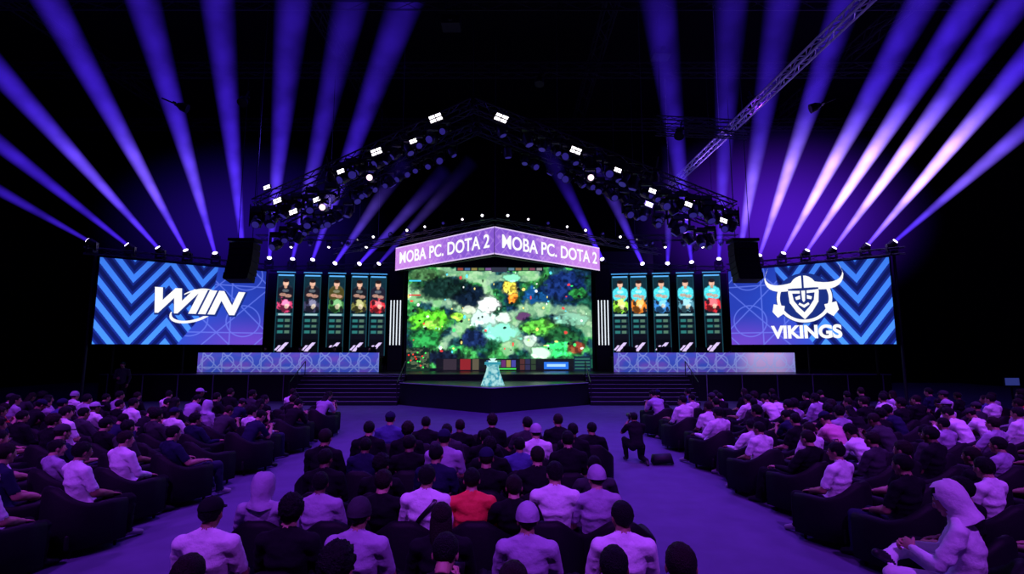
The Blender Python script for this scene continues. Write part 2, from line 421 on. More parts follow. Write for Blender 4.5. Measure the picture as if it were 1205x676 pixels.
# ---------------------------------------------------------------- player banners
def strip_pix(side,i):
    jer=[[20,22,30],[26,26,34],[70,66,30],[22,24,30],[30,30,44]][i] if side<0 else [80,215,230]
    hero=([[225,70,120],[60,60,90],[60,120,60],[120,120,60],[220,50,60]] if side<0 else [[150,230,60],[235,130,40],[60,140,220],[90,150,170],[230,50,60]])[i]
    def f(U,V):
        c=np.zeros(U.shape+(3,))+[10,12,20.]
        c=mixc(c,[20,70,84],ss(.3,1,V)*.55)
        n=fbm(U,V*4.6,7,4,50+i+side*3); n2=fbm(U*2,V*9,9,3,70+i)
        def ell(x,y,rx,ry,col,a=1.,k=0.):
            nonlocal c
            d=np.hypot((U-x)/rx,(V-y)/ry)+(n-.5)*k; c=mixc(c,col,(1-ss(.85,1.1,d))*a)
        def rect(x0,x1,y0,y1,col,a=1.):
            nonlocal c
            c=mixc(c,col,((U>=x0)&(U<=x1)&(V>=y0)&(V<=y1)).astype(float)*a)
        if side<0:
            ell(.5,.78,.44,.10,[q+34 for q in jer])
        ell(.5,.78,.42,.09,jer); ell(.5,.74,.38,.08,jer); ell(.16,.77,.12,.07,jer); ell(.84,.77,.12,.07,jer)
        ell(.35,.75,.2,.022,[200,150,130],.8); ell(.66,.735,.2,.022,[200,150,130],.8)
        ell(.5,.895,.17,.042,[222,172,148]); ell(.5,.925,.18,.024,[30,22,20]); ell(.5,.845,.09,.018,[190,145,120])
        ell(.5,.80,.2,.02,[220,240,245],.6 if side>0 else .3)
        c=c*(.8+.4*n2)[...,None]
        ell(.5,.62,.50,.085,hero,1,1.0); ell(.55,.65,.24,.05,[min(255,q+80) for q in hero],.9,1.3); ell(.4,.58,.25,.04,[q*.35 for q in hero],.9,1.5)
        ell(.6,.61,.13,.03,[240,220,190],.7,1.2); ell(.25,.66,.1,.03,[20,16,24],.8,1.2); ell(.8,.58,.1,.03,[20,16,24],.8,1.2)
        rect(.05,.95,.49,.525,[30,84,96]); rect(.15,.85,.498,.517,[200,225,225],.75)
        for r in range(3):
            y=.41-r*.07
            rect(.1,.9,y,y+.05,[14,38,46]); rect(.15,.45,y+.01,y+.04,[50,130,125],.8); rect(.55,.8,y+.01,y+.04,[120,160,125],.6)
        rect(.0,1,.03,.2,[6,8,12])
        m=((U-.5)*.9-(V-.11)*1.9*2); e=(np.abs(m)<.10)&(np.abs(V-.11)<.055)
        e2=(np.abs(m+.22)<.06)&(np.abs(V-.10)<.03)
        c=mixc(c,[205,185,235],(e|e2).astype(float))
        rect(0,1,.985,1,[90,170,235]); rect(0,.04,0,1,[22,60,72]);rect(.96,1,0,1,[22,60,72])
        return c*1.08
    return f
for side in(-1,1):
    for i,(rx,y) in enumerate([(10.95,26.35),(9.65,26.56),(8.45,26.75),(7.3,26.93),(6.35,27.05)]):
        idx=i if side<0 else 4-i
        g=G(); g.box((0,0.05,0),(0.94,0.06,4.35)); g.box((0,-0.0,2.2),(0.9,0.08,0.05),1)
        o=g.obj('player_banner_display',[M_black,M_cyan],loc=(XC+side*rx+(0.15 if side>0 else 0),y-0.15,4.1),rot=(0,0,-side*rad(9)))
        raster('display',0.86,4.2,30,150,strip_pix(side,idx),o,loc=(0,0.01,-0.02))

# ---------------------------------------------------------------- player desks
def desk_pix(side):
    def f(U,V):
        X=U*8.8;Y=V*.92
        c=mixc(np.zeros(U.shape+(3,))+[58,80,200],[108,76,196],ss(.2,.9,fbm(U*4,V,3,3,8)))
        if side>0: c=mixc(c,[190,160,225],ss(.6,.8,U)*(1-ss(.9,1,U)*.4))
        c=mixc(c,[150,170,240],(1-ss(.012,.04,lattice(X,Y,.95)))*.65)
        c=c*(.8+.15*V[...,None]); return c
    return f
for side in(-1,1):
    g=G(); cx=XC+side*10.1
    g.box((0,0.05,0.49),(8.8,0.06,0.96)); g.box((0,0.5,0.73),(8.8,0.9,0.05))
    for k in(-4.3,-2.15,0,2.15,4.3): g.box((k,0.55,0.355),(0.06,0.7,0.71))
    o=g.obj('player_desk',[M_black],loc=(cx,25.0,1.2))
    raster('front_display',8.8,0.94,420,44,desk_pix(side),o,loc=(0,0.01,0.49))
    for k in range(5):
        x=-3.5+k*1.75
        g=G(); g.box((0,0,0.30),(0.56,0.03,0.33)); g.box((0,0.02,0.09),(0.05,0.03,0.16)); g.box((0,0.02,0.01),(0.24,0.18,0.02))
        g.box((0,0.018,0.30),(0.52,0.01,0.29),1)
        g.obj('computer_monitor',[M_black,M_lensdim],loc=(cx+x,25.3,1.955))

def podium():
    g=G(); n=28
    prof=[(0.46,0.0),(0.44,0.02),(0.36,0.25),(0.27,0.5),(0.22,0.72),(0.24,0.8)]
    for j in range(len(prof)-1):
        for i in range(n):
            q=[]
            for (rj,zj),ii in((prof[j],i),(prof[j],i+1),(prof[j+1],i+1),(prof[j+1],i)):
                a=2*math.pi*ii/n; w=1+0.05*math.cos(a*14); q.append((rj*w*math.cos(a),rj*w*math.sin(a)*.8,zj))
            g.add(q,[(0,1,2,3)],0)
    g.box((0,0,0.86),(0.62,0.5,0.1),1); g.box((0,0,0.93),(0.34,0.3,0.06),2)
    g.tube((0,0,0.95),(0,0,1.05),0.05,0.14,12,2)
    m=emat('glowing_drape',C(150,225,235),0.8); nt=m.node_tree; tc=nt.nodes.new('ShaderNodeTexCoord'); w=nt.nodes.new('ShaderNodeTexNoise')
    w.inputs['Scale'].default_value=6; nt.links.new(tc.outputs['Object'],w.inputs['Vector'])
    r=nt.nodes.new('ShaderNodeValToRGB'); r.color_ramp.elements[0].color=C(60,170,190); r.color_ramp.elements[1].color=C(190,250,250)
    r.color_ramp.elements[0].position=.4;r.color_ramp.elements[1].position=.6
    nt.links.new(w.outputs['Fac'],r.inputs[0]); nt.links.new(r.outputs[0],nt.nodes['Principled BSDF'].inputs['Emission Color'])
    return g.obj('trophy_podium',[m,emat('podium_top',C(60,170,190),0.8),emat('podium_glow',C(210,255,250),1.0)],loc=(XC,20.4,0.93))
podium()

# ---------------------------------------------------------------- beams
def beam_material(name,flen):  # beam glow is volume emission in the cone, not haze lit by a lamp
    m=bpy.data.materials.new(name); m.use_nodes=True; nt=m.node_tree; N=nt.nodes; Lk=nt.links
    N.clear(); out=N.new('ShaderNodeOutputMaterial'); em=N.new('ShaderNodeEmission')
    Lk.new(em.outputs[0],out.inputs['Volume'])
    tc=N.new('ShaderNodeTexCoord'); sp=N.new('ShaderNodeSeparateXYZ'); Lk.new(tc.outputs['Object'],sp.inputs[0])
    def M(op,a,b=None,c=None):
        n=N.new('ShaderNodeMath'); n.operation=op
        for i,x in enumerate((a,b,c)):
            if x is None: continue
            if isinstance(x,(int,float)): n.inputs[i].default_value=x
            else: Lk.new(x,n.inputs[i])
        return n.outputs[0]
    z=sp.outputs[2]
    rho2=M('ADD',M('MULTIPLY',sp.outputs[0],sp.outputs[0]),M('MULTIPLY',sp.outputs[1],sp.outputs[1]))
    r=M('MULTIPLY_ADD',z,BS,0.08)
    q=M('DIVIDE',rho2,M('MULTIPLY',r,r))
    rd=M('MAXIMUM',M('SUBTRACT',1.0,q),0.0)
    rd=M('DIVIDE',rd,M('POWER',r,1.1))
    ns=N.new('ShaderNodeTexNoise'); ns.inputs['Scale'].default_value=.7; ns.inputs['Detail'].default_value=3; Lk.new(tc.outputs['Object'],ns.inputs['Vector'])
    rd=M('MULTIPLY',rd,M('MAXIMUM',M('MULTIPLY_ADD',ns.outputs['Fac'],2.6,-.3),0.05))
    fade=M('EXPONENT',M('DIVIDE',z,-flen))
    hz=M('SUBTRACT',z,3.6); hot=M('EXPONENT',M('MULTIPLY',M('MULTIPLY',hz,hz),-0.26))
    oi=N.new('ShaderNodeObjectInfo')
    base=M('MULTIPLY',rd,fade)
    core=M('MULTIPLY',M('MULTIPLY',rd,hot),oi.outputs['Alpha'])
    cA=N.new('ShaderNodeVectorMath'); cA.operation='SCALE'; Lk.new(oi.outputs['Color'],cA.inputs[0]); Lk.new(base,cA.inputs['Scale'])
    cB=N.new('ShaderNodeVectorMath'); cB.operation='SCALE'; cB.inputs[0].default_value=(0.50,0.30,1.0); Lk.new(core,cB.inputs['Scale'])
    ad=N.new('ShaderNodeVectorMath'); ad.operation='ADD'; Lk.new(cA.outputs[0],ad.inputs[0]); Lk.new(cB.outputs[0],ad.inputs[1])
    Lk.new(ad.outputs[0],em.inputs['Color']); em.inputs['Strength'].default_value=1.0
    try: m.cycles.volume_step_rate=0.1
    except Exception: pass
    return m
BS=0.046
M_beam=beam_material('emissive_beam_haze',8.0); M_beamS=beam_material('emissive_short_beam_haze',1.9)
def head_mesh():
    g=G(); g.loft([(0,0,-0.2),(0,0,-0.12),(0,0,0.1),(0,0,0.2)],[(0.08,0.08),(0.15,0.15),(0.16,0.16),(0.13,0.13)],14,0)
    g.tube((0,0,0.19),(0,0,0.215),0.11,0.11,14,1); return g
HM={}
for k,mm in(('lit',M_lens),('dim',M_lensdim),('white',M_white),('warm',M_warm)):
    HM[k]=head_mesh().mesh('moving_head_lamp_'+k,[M_fix,mm],False)
g=G(); g.box((0,0,-0.36),(0.34,0.3,0.12)); g.box((-0.2,0,-0.15),(0.04,0.12,0.34)); g.box((0.2,0,-0.15),(0.04,0.12,0.34)); g.box((0,0,-0.29),(0.42,0.14,0.04))
YM=g.mesh('moving_head_yoke',[M_fix])
def fixture(pos,d,kind='lit',beam=None,hang=False,hot=0.0,sc=1.0,maxL=24,mat=None):
    o=bpy.data.objects.new('moving_head_light',YM); o.location=pos; link(o); o.scale=(sc,)*3
    d=Vector(d).normalized()
    if hang: o.rotation_euler=(math.pi,0,0)
    q=d.to_track_quat('Z','Y')
    if hang: q=Matrix.Rotation(math.pi,3,'X').to_quaternion().inverted()@q
    h=bpy.data.objects.new('lamp_head',HM[kind]); link(h,o); h.rotation_mode='QUATERNION'; h.rotation_quaternion=q
    if beam:
        p=Vector(pos); L=maxL
        for ax,lo,hi in((0,-30.5,30.5),(1,-11.5,35.5),(2,0.2,16.8)):
            if abs(d[ax])>1e-5:
                t=((hi if d[ax]>0 else lo)-p[ax])/d[ax]; L=min(L,t)
        g=G(); g.loft([(0,0,0.22),(0,0,L)],[(0.08+BS*.22,)*2,(0.08+BS*L,)*2],28,0)
        b=g.obj('emissive_beam_cone',[mat or M_beam],o); b.rotation_mode='QUATERNION'; b.rotation_quaternion=q  # self-glowing cone drawn as the visible shaft of the lamp
        b.color=(beam[0],beam[1],beam[2],hot)
    return o
BV=np.array([0.075,0.020,1.0])
beams=[((-18.0,21.5,6.86),(-20.7,20,8.7),.5,0,0),((-17.1,22.5,6.86),(-19.9,19,10.25),.8,0,0),((-16.3,23.3,6.86),(-19.2,18,12.65),1.35,.12,0),
 ((-15.5,24,6.86),(-16.2,18,13.2),1.35,.18,0),((-14.55,24.7,6.86),(-13.35,18,13.5),1.2,.10,0),((-13.5,25.3,6.86),(-11.2,18.5,13.8),1.1,.02,0),
 ((-12.55,26,6.86),(-8.9,19,13.4),.95,.05,0),((-11.5,26.3,6.86),(-7.16,19.5,13.7),.75,.06,0),((-10.55,26.5,6.86),(-5.56,20,13.6),.95,.05,0),
 ((-9.5,26.8,6.75),(-5.03,22,10.3),1.5,.04,1),((-8.25,26.9,6.75),(-2.94,22,10.3),1.4,.03,1),((-7.25,27.0,6.75),(-1.9,23,11.05),.6,.02,1),
 ((16.5,21.8,6.86),(18.65,18,10.2),1.1,.2,0),((15.9,22.6,6.86),(19.6,18.5,13.2),2.0,2.1,0),((14.9,23.4,6.86),(17.6,18,13.5),1.9,2.4,0),
 ((14.0,24,6.86),(16.1,18,13.5),2.0,2.4,0),((13.25,24.7,6.86),(14.4,18,13.5),1.6,1.8,0),((12.4,25.3,6.86),(12.25,18.5,13.8),1.2,1.0,0),
 ((11.7,26,6.86),(10.1,19,12.7),.8,.3,0),((10.8,26.3,6.86),(8.7,19.5,12.96),.6,.03,0),((9.5,26.6,6.75),(6.34,19.5,12.96),.75,.03,0),
 ((7.05,27,6.75),(3.9,22,10.3),1.7,.02,1),((4.9,27,7.0),(2.0,22,10.3),1.7,.0,1),((8.3,26.9,6.75),(7.3,23,9),.8,.02,1)]
for p,e,s,h,sh in beams:
    d=Vector(e)-Vector(p); c=BV*s*.66
    fixture(p,d,'lit',tuple(c),hot=h,mat=M_beamS if sh else M_beam,maxL=8 if sh else 24)

def haze(name,loc,sc,col,st):  # ellipsoid that emits violet itself, imitating haze lit by the stage
    m=bpy.data.materials.new(name+'_fog'); m.use_nodes=True; nt=m.node_tree;N=nt.nodes;N.clear();Lk=nt.links
    out=N.new('ShaderNodeOutputMaterial'); em=N.new('ShaderNodeEmission'); Lk.new(em.outputs[0],out.inputs['Volume'])
    tc=N.new('ShaderNodeTexCoord'); ln=N.new('ShaderNodeVectorMath'); ln.operation='LENGTH'; Lk.new(tc.outputs['Object'],ln.inputs[0])
    mr=N.new('ShaderNodeMapRange'); mr.interpolation_type='SMOOTHSTEP'; mr.inputs['From Min'].default_value=1.0; mr.inputs['From Max'].default_value=0.0
    mr.inputs['To Max'].default_value=st
    Lk.new(ln.outputs['Value'],mr.inputs['Value'])
    Lk.new(mr.outputs[0],em.inputs['Strength']); em.inputs['Color'].default_value=col
    try: m.cycles.volume_step_rate=0.5
    except Exception: pass
    g=G(); g.ell((0,0,0),(1,1,1),nu=24,nv=14); o=g.obj(name,[m],smooth=True,loc=loc); o.scale=sc
    return o
haze('emissive_haze',(14.5,27.2,9.2),(8.5,4.5,5.6),(0.11,0.012,0.8,1),0.13)
haze('emissive_haze',(-14.5,27.0,8.8),(8,4.5,5),(0.05,0.010,0.7,1),0.045)

# ---------------------------------------------------------------- gable truss with fixtures
PK=Vector((-1.6,20,12.35)); PL=Vector((-10.3,20,8.1)); PR=Vector((8.9,20,8.0))
g=G()
for a,b in((PK,PL),(PK,PR)):
    truss(g,a,b,0.42,seg=0.45,r=0.035,rb=0.018)
    truss(g,a+Vector((0,2.2,0)),b+Vector((0,2.2,0)),0.42,seg=0.45,r=0.035,rb=0.018)
for t in(0,.33,.66,1):
    for b in(PL,PR):
        p=PK.lerp(b,t); truss(g,p,p+Vector((0,2.2,0)),0.3)
        g.tube(p,(p.x,p.y,17),0.012,n=5)
truss(g,PL,PL+Vector((0,-0.0,-0.9)),0.3); truss(g,PR,PR+Vector((0,0,-0.8)),0.3)
truss(g,(XC-8.6,26.6,7.45),(XC,22.3,8.0),0.28); truss(g,(XC,22.3,8.0),(XC+8.6,26.6,7.45),0.28)
for sx in(-1,0,1): g.tube((XC+sx*6,22.3+abs(sx)*3,8.0),(XC+sx*6,22.3+abs(sx)*3,17),0.012,n=5)
g.obj('lighting_truss_arch',[M_alu])
g=G(); g.box((0,0,0),(0.62,0.14,0.5))
for i in(-1,1):
    for j in(-1,1): g.box((i*0.15,-0.08,j*0.12),(0.25,0.03,0.14),1)
g.box((0,0.1,0.28),(0.66,0.05,0.05)); g.box((-0.34,0.05,0.1),(0.03,0.1,0.4)); g.box((0.34,0.05,0.1),(0.03,0.1,0.4))
BL=g.mesh('blinder_light',[M_black,M_white])
for x,z,s in[(-3.06,11.55,.9),(-.44,11.55,.9),(-5.4,10.15,.75),(-3.95,10.6,.5),(2.54,10.2,.75),(4.2,9.4,.5),(-6.8,9.35,.5),(-7.7,8.2,.5),(-9.25,8.15,.55),
              (5.55,8.55,.5),(6.95,8.0,.5),(-8.6,7.7,.55),(8.3,7.35,.5),(-9.7,8.7,.45),(5.4,8.0,.5)]:
    o=bpy.data.objects.new('blinder_light',BL); o.location=(x,19.6,z); o.scale=(s,)*3; o.rotation_euler=(rad(-20),rad(-22 if x<-1.6 else 22),0); link(o)
for x,z in((-5.6,9.1),(3.1,9.1),(-7.4,7.9)):
    fixture((x,19.6,z),(0,-1,-0.25),'warm',hang=True,sc=1.1)
rr=random.Random(4)
for b,n in((PL,24),(PR,24)):
    for i in range(n):
        t=0.12+0.88*(i/(n-1))**0.75; p=PK.lerp(b,t)
        for dy in(-0.1,2.2):
            dd=(rr.uniform(-.6,.6),rr.uniform(-1,0.2),-rr.uniform(.4,1))
            fixture((p.x+rr.uniform(-.15,.15),p.y+dy,p.z-0.62-(0.6*(t>.65))*rr.random()),dd,'dim',hang=True,sc=rr.uniform(1.0,1.4))
for sx in(-1,1):
    for i in range(9):
        t=(i+.6)/9.2; x=XC+sx*8.6*t; y=22.3+4.3*t; z=8.0-.55*t
        fixture((x,y-.25,z+0.35),(0.1*sx,-1,-.45),'white' if i%3!=2 else 'dim',sc=0.45 if i%2 else .55)
for sx in(-1,1):
    for i in range(6):
        fixture((XC+sx*(6.6+i*.95),25.4,7.55+.1*(i%2)),(0,-.6,-1),'dim' if i%2 else 'white',hang=True,sc=.6)
g=G()
for sx in(-1,1):
    truss(g,(XC+sx*6.2,25.4,7.95),(XC+sx*12.2,25.4,7.95),0.26)
    for k in(7,11): g.tube((XC+sx*k,25.4,8),(XC+sx*k,25.4,17),0.012,n=5)
g.obj('stage_wash_truss',[M_alu])

g=G()
truss(g,(8.25,26,10.75),(9.25,2,11.25),0.24,r=0.035,rb=0.018,seg=0.4)
for y in(4,12,20,26): g.tube((8.25+(26-y)/24,y,10.9),(8.25+(26-y)/24,y,17),0.012,n=5)
g.obj('long_ceiling_truss',[M_aluL])
g=G()
truss(g,(5.6,19,11.2),(9.2,19,11.0),0.3); truss(g,(5.6,19,10.75),(9.2,19,10.6),0.2)
for x in(5.8,9.0): g.tube((x,19,10.6),(x,19,17),0.012,n=5)
g.obj('hanging_truss',[M_alu])
g=G()
for y in(14,18,23,29): truss(g,(-28,y,15.6),(28,y,15.6),0.5,seg=0.9,r=0.04,rb=0.02)
for x in(-20,-8,4,16): truss(g,(x,2,16.2),(x,34,16.2),0.5,seg=0.9,r=0.04,rb=0.02)
g.obj('ceiling_truss_grid',[M_grid])
for x,y,z in((5.9,19,14.0),(-2.3,18,14.6)):
    g=G(); g.box((0,0,0),(0.7,0.6,0.32)); g.tube((0,-.3,0),(0,-.4,0),0.12,0.1,14,1); g.tube((-.2,0,.16),(-.2,0,16-z),0.02); g.tube((.2,0,.16),(.2,0,16-z),0.02)
    g.obj('ceiling_projector',[M_grid,M_black],loc=(x,y,z))
for sx in(-1,1):
    g=G()
    for k in range(6):
        M=Matrix.Rotation(rad(-2-k*2.2),3,'X')
        g.box((0,-0.012*k*k,-k*0.27),(1.0,0.62,0.25),0,M)
        g.box((0,-0.012*k*k-.315,-k*0.27),(0.9,0.02,0.2),1,M)
    g.box((0,0,0.25),(1.1,0.7,0.12)); g.tube((-.3,0,.3),(-.3,0,10.2),0.015); g.tube((.3,0,.3),(.3,0,10.2),0.015)
    g.obj('line_array_speaker',[M_black,pmat('speaker_grille',(0.006,0.006,0.008,1),0.8)],loc=(XC+sx*10.42,21,6.6))
for x,y,z,c in((19.3,20,1.1,C(60,70,160)),(-19.8,19.6,1.2,C(60,200,200))):
    g=G(); g.box((0,0,0),(0.6,0.06,0.34)); g.box((0,-0.035,0),(0.54,0.01,0.28),1); g.tube((0,0.02,-z),(0,0.02,0),0.03); g.box((0,0,-z+.02),(0.5,0.4,0.04))
    g.obj('info_display',[M_black,emat('info_glow',c,0.5)],loc=(x,y,z))

# ---------------------------------------------------------------- people
def remesh(g,voxel,it=3,fac=0.6):
    me=bpy.data.meshes.new('tmp'); me.from_pydata(g.v,[],g.f); o=bpy.data.objects.new('tmp',me); S.collection.objects.link(o)
    m=o.modifiers.new('r','REMESH'); m.mode='VOXEL'; m.voxel_size=voxel
    m=o.modifiers.new('s','SMOOTH'); m.factor=fac; m.iterations=it
    dg=bpy.context.evaluated_depsgraph_get(); ev=o.evaluated_get(dg); m2=bpy.data.meshes.new_from_object(ev)
    V=np.zeros(len(m2.vertices)*3); m2.vertices.foreach_get('co',V); V=V.reshape(-1,3)
    F=[tuple(p.vertices) for p in m2.polygons]
    bpy.data.objects.remove(o); bpy.data.meshes.remove(me); bpy.data.meshes.remove(m2)
    return V,F
TOP,PANT,SKIN,HAIR,SHOE,ACC,EYE,DRK,FORE,LIP=range(10)
def make_hand(curl):
    g=G(); g.loft([(0,-.01,0),(0,.02,0),(0,.06,0),(0,.09,-.002)],[(.026,.018),(.036,.017),(.043,.015),(.04,.012)],12)
    for x,L,yo in((-.031,.070,.084),(-.011,.080,.09),(.011,.074,.088),(.030,.058,.08)):
        p=Vector((x,yo-.012,0)); a=curl*.25; pts=[p]; d0=x*1.2
        for seg,k in((.42,1.0),(.32,1.1),(.26,.8)):
            d=Vector((d0,math.cos(a),-math.sin(a))).normalized(); p=p+d*(L*seg+.006); pts.append(p); a+=curl*k
        g.limb(pts,[.0098,.009,.0082,.007],n=8)
    p=[Vector((-.028,.018,-.004)),Vector((-.052,.042,-.014)),Vector((-.062,.068,-.024-.01*curl)),Vector((-.058+.01*curl,.088,-.032-.02*curl))]
    g.limb(p,[.014,.012,.0105,.008],n=8)
    return remesh(g,.0052,2,.5)
HANDS={'relax':make_hand(.45),'grip':make_hand(1.0)}
def make_head():
    g=G()
    g.ell((0,-.012,.030),(.075,.094,.088)); g.ell((0,.018,-.04),(.056,.068,.072)); g.ell((0,.062,-.088),(.026,.022,.02))
    g.ell((0,.045,-.005),(.06,.045,.06)); g.ell((0,.075,.022),(.05,.014,.012))
    g.loft([(0,.082,.018),(0,.098,-.012),(0,.106,-.028)],[(.008,.008),(.011,.011),(.015,.01)],10); g.ell((0,.094,-.03),(.017,.013,.009))
    for s in(-1,1):
        g.ell((s*.077,-.006,-.006),(.009,.018,.031),M=Matrix.Rotation(s*.25,3,'Z')); g.ell((s*.035,.068,-.03),(.02,.02,.02))
    g.loft([(0,-.03,-.12),(0,-.015,-.06)],[(.05,.055),(.052,.06)],14)
    V,F=remesh(g,.0078,2,.5)
    return V,F,[SKIN]*len(F)
HEAD=make_head()
def ico_shell(center,r,keep,nz=0.0,nf=30,mi=HAIR,nu=40,nv=26,warp=None):
    g=G(); g.ell((0,0,0),(1,1,1),nu=nu,nv=nv); V=[];
    for v in g.v:
        v=Vector(v); k=1+nz*noise.noise(v*nf*.1)
        p=Vector((center[0]+v.x*r[0]*k,center[1]+v.y*r[1]*k,center[2]+v.z*r[2]*k))
        if warp: p=warp(p)
        V.append(p)
    F=[f for f in g.f if keep(sum((V[i] for i in f),Vector())/len(f))]
    return V,F,[mi]*len(F)
def head_parts(kind):
    P=[HEAD]
    g=G()
    for s in(-1,1):
        g.ell((s*.031,.078,.004),(.0125,.0105,.0085),EYE,10,8); g.ell((s*.031,.0865,.004),(.0055,.004,.0055),DRK,8,6)
        g.ell((s*.031,.087,.024),(.017,.005,.0035),HAIR,8,6)
    g.ell((0,.083,-.056),(.021,.007,.005),LIP,10,6); g.ell((0,.081,-.065),(.018,.007,.005),LIP,10,6)
    P.append((g.v,g.f,g.m))
    fh=lambda c:(c.z>.062 or c.y<.018+max(0,c.z)*.5) and c.z>-.055-(c.y<-.03)*.02 and not(c.z<.0 and c.y>-.028 and abs(c.x)>.05)
    if kind in('short','headset'): P.append(ico_shell((0,-.016,.034),(.083,.103,.096),fh,.06,50))
    if kind=='curly': P.append(ico_shell((0,-.018,.042),(.093,.112,.108),fh,.22,80))
    if kind=='long':
        P.append(ico_shell((0,-.016,.034),(.085,.104,.097),fh,.05,50))
        g=G(); g.loft([(0,-.03,.08),(0,-.05,.0),(0,-.065,-.08),(0,-.08,-.16),(0,-.085,-.23)],[(.07,.06),(.088,.062),(.09,.05),(.085,.04),(.06,.02)],16,HAIR); P.append((g.v,g.f,g.m))
    if kind=='cap':
        P.append(ico_shell((0,-.016,.034),(.081,.100,.09),lambda c:fh(c) and c.z<.05,.05,50))
        P.append(ico_shell((0,-.014,.045),(.087,.107,.092),lambda c:c.z>.045,0,mi=ACC))
        g=G(); pts=[(.075*math.cos(a),.06+.105*math.sin(a)) for a in [math.pi*k/12 for k in range(13)]]
        n=len(pts); V=[(x,y,.052-.12*max(0,y-.07)-abs(x)*.1) for x,y in pts]+[(x*.97,y,.044-.12*max(0,y-.07)-abs(x)*.1) for x,y in pts]
        g.add(V,[tuple(range(n)),tuple(reversed(range(n,2*n)))]+[(i,i+1,n+i+1,n+i) for i in range(n-1)],ACC); g.ell((0,-.014,.138),(.01,.01,.005),ACC,8,6)
        P.append((g.v,g.f,g.m))
    if kind=='beanie':
        P.append(ico_shell((0,-.018,.04),(.090,.110,.108),lambda c:c.z>.02,.03,mi=ACC)); g=G()
        g.loft([(0,-.016,.012),(0,-.016,.05)],[(.094,.113),(.094,.113)],24,ACC); P.append((g.v,g.f[:-2],g.m[:-2]))
        P.append(ico_shell((0,-.016,.034),(.082,.101,.09),lambda c:fh(c) and c.z<.03,.05,50))
    if kind=='hood':
        g=G()
        rings=[(.150,-.035,.02,.02),(.145,-.035,.055,.06),(.12,-.032,.083,.093),(.08,-.028,.098,.113),(.03,-.03,.102,.119),(-.02,-.034,.099,.118),(-.06,-.04,.092,.108),(-.095,-.048,.090,.10),(-.12,-.05,.105,.108),(-.145,-.05,.13,.118),(-.165,-.05,.138,.115)]
        n=32; V=[]
        for j,(z,y0,rx,ry) in enumerate(rings):
            for k in range(n):
                a=2*math.pi*k/n; w=1+.035*math.sin(a*5+z*40)+.03*noise.noise(Vector((math.cos(a)*2,math.sin(a)*2,z*25)))
                x=rx*math.cos(a)*w; y=y0+ry*math.sin(a)*w; zz=z
                if math.sin(a)<-.5: zz+=.012*math.cos(a*3)
                V.append((x,y,zz))
        F=[]
        for j in range(len(rings)-1):
            for k in range(n):
                k2=(k+1)%n; q=(j*n+k,(j+1)*n+k,(j+1)*n+k2,j*n+k2); c=sum((Vector(V[i]) for i in q),Vector())/4
                if c.y>.03 and -.105<c.z<.105 and abs(c.x)<.078: continue
                F.append(q)
        F.append(tuple(range(n))); g.add(V,F,TOP); P.append((g.v,g.f,g.m))
        P.append(ico_shell((0,-.016,.034),(.083,.103,.096),fh,.05,50))
    if kind=='headset':
        g=G(); n=14
        pts=[(.098*math.cos(math.pi*k/n),-.01,.02+.122*math.sin(math.pi*k/n)) for k in range(n+1)]
        g.loft(pts,[(.012,.007)]*len(pts),8,ACC,ref=(0,1,0))
        for s in(-1,1): g.ell((s*.09,-.004,.0),(.02,.036,.042),ACC,12,8)
        g.limb([Vector((-.09,.02,-.03)),Vector((-.06,.09,-.07))],[.004,.006],ACC,6); P.append((g.v,g.f,g.m))
    return P
POSES={}
def seated(torso,head,tilt,arms,legs,hand='relax',turn=0):
    return dict(torso=torso,head=head,tilt=tilt,arms=arms,legs=legs,hand=hand,turn=turn)
LEG=lambda s,hx=.095,py=0:[(s*hx,py,.49),(s*.14,.43,.49),(s*.13,.45,.09),(s*.14,.60,.035)]
POSES['rest']=seated([(0,0,.48),(0,-.04,.62),(0,-.08,.80),(0,-.10,.93)],(0,-.055,1.125),-4,
  [[(s*.185,-.10,.93),(s*.245,0,.66),(s*.15,.22,.605)] for s in(-1,1)],[LEG(-1),LEG(1)])
POSES['lean']=seated([(0,0,.48),(0,.02,.63),(0,.09,.79),(0,.16,.89)],(0,.285,1.055),-28,
  [[(s*.185,.16,.88),(s*.19,.34,.645),(s*.065,.50,.80)] for s in(-1,1)],[LEG(-1),LEG(1)],'grip')
POSES['recline']=seated([(0,.08,.48),(0,-.01,.60),(0,-.11,.75),(0,-.17,.87)],(0,-.13,1.06),-2,
  [[(s*.185,-.165,.87),(s*.285,-.03,.63),(s*.25,.21,.63)] for s in(-1,1)],
  [[(-.095,.08,.48),(-.17,.50,.50),(-.15,.62,.09),(-.17,.77,.04)],[(.095,.08,.48),(.18,.50,.50),(.13,.58,.09),(.15,.73,.035)]])
POSES['cross']=seated([(0,.03,.48),(0,-.01,.62),(0,-.01,.79),(0,.01,.92)],(0,.075,1.11),-22,
  [[(-.185,.01,.92),(-.25,.14,.67),(-.08,.31,.72)],[(.185,.01,.92),(.24,.15,.66),(.08,.34,.70)]],
  [[(-.095,.03,.49),(-.15,.45,.50),(-.13,.46,.09),(-.14,.61,.035)],[(.095,.03,.50),(.31,.40,.60),(-.06,.48,.60),(-.15,.55,.64)]],'grip')
POSES['player']=seated([(0,0,.48),(0,-.01,.63),(0,.02,.80),(0,.03,.93)],(0,.09,1.12),-8,
  [[(s*.185,.03,.93),(s*.25,.10,.69),(s*.16,.34,.79)] for s in(-1,1)],[LEG(-1),LEG(1)])
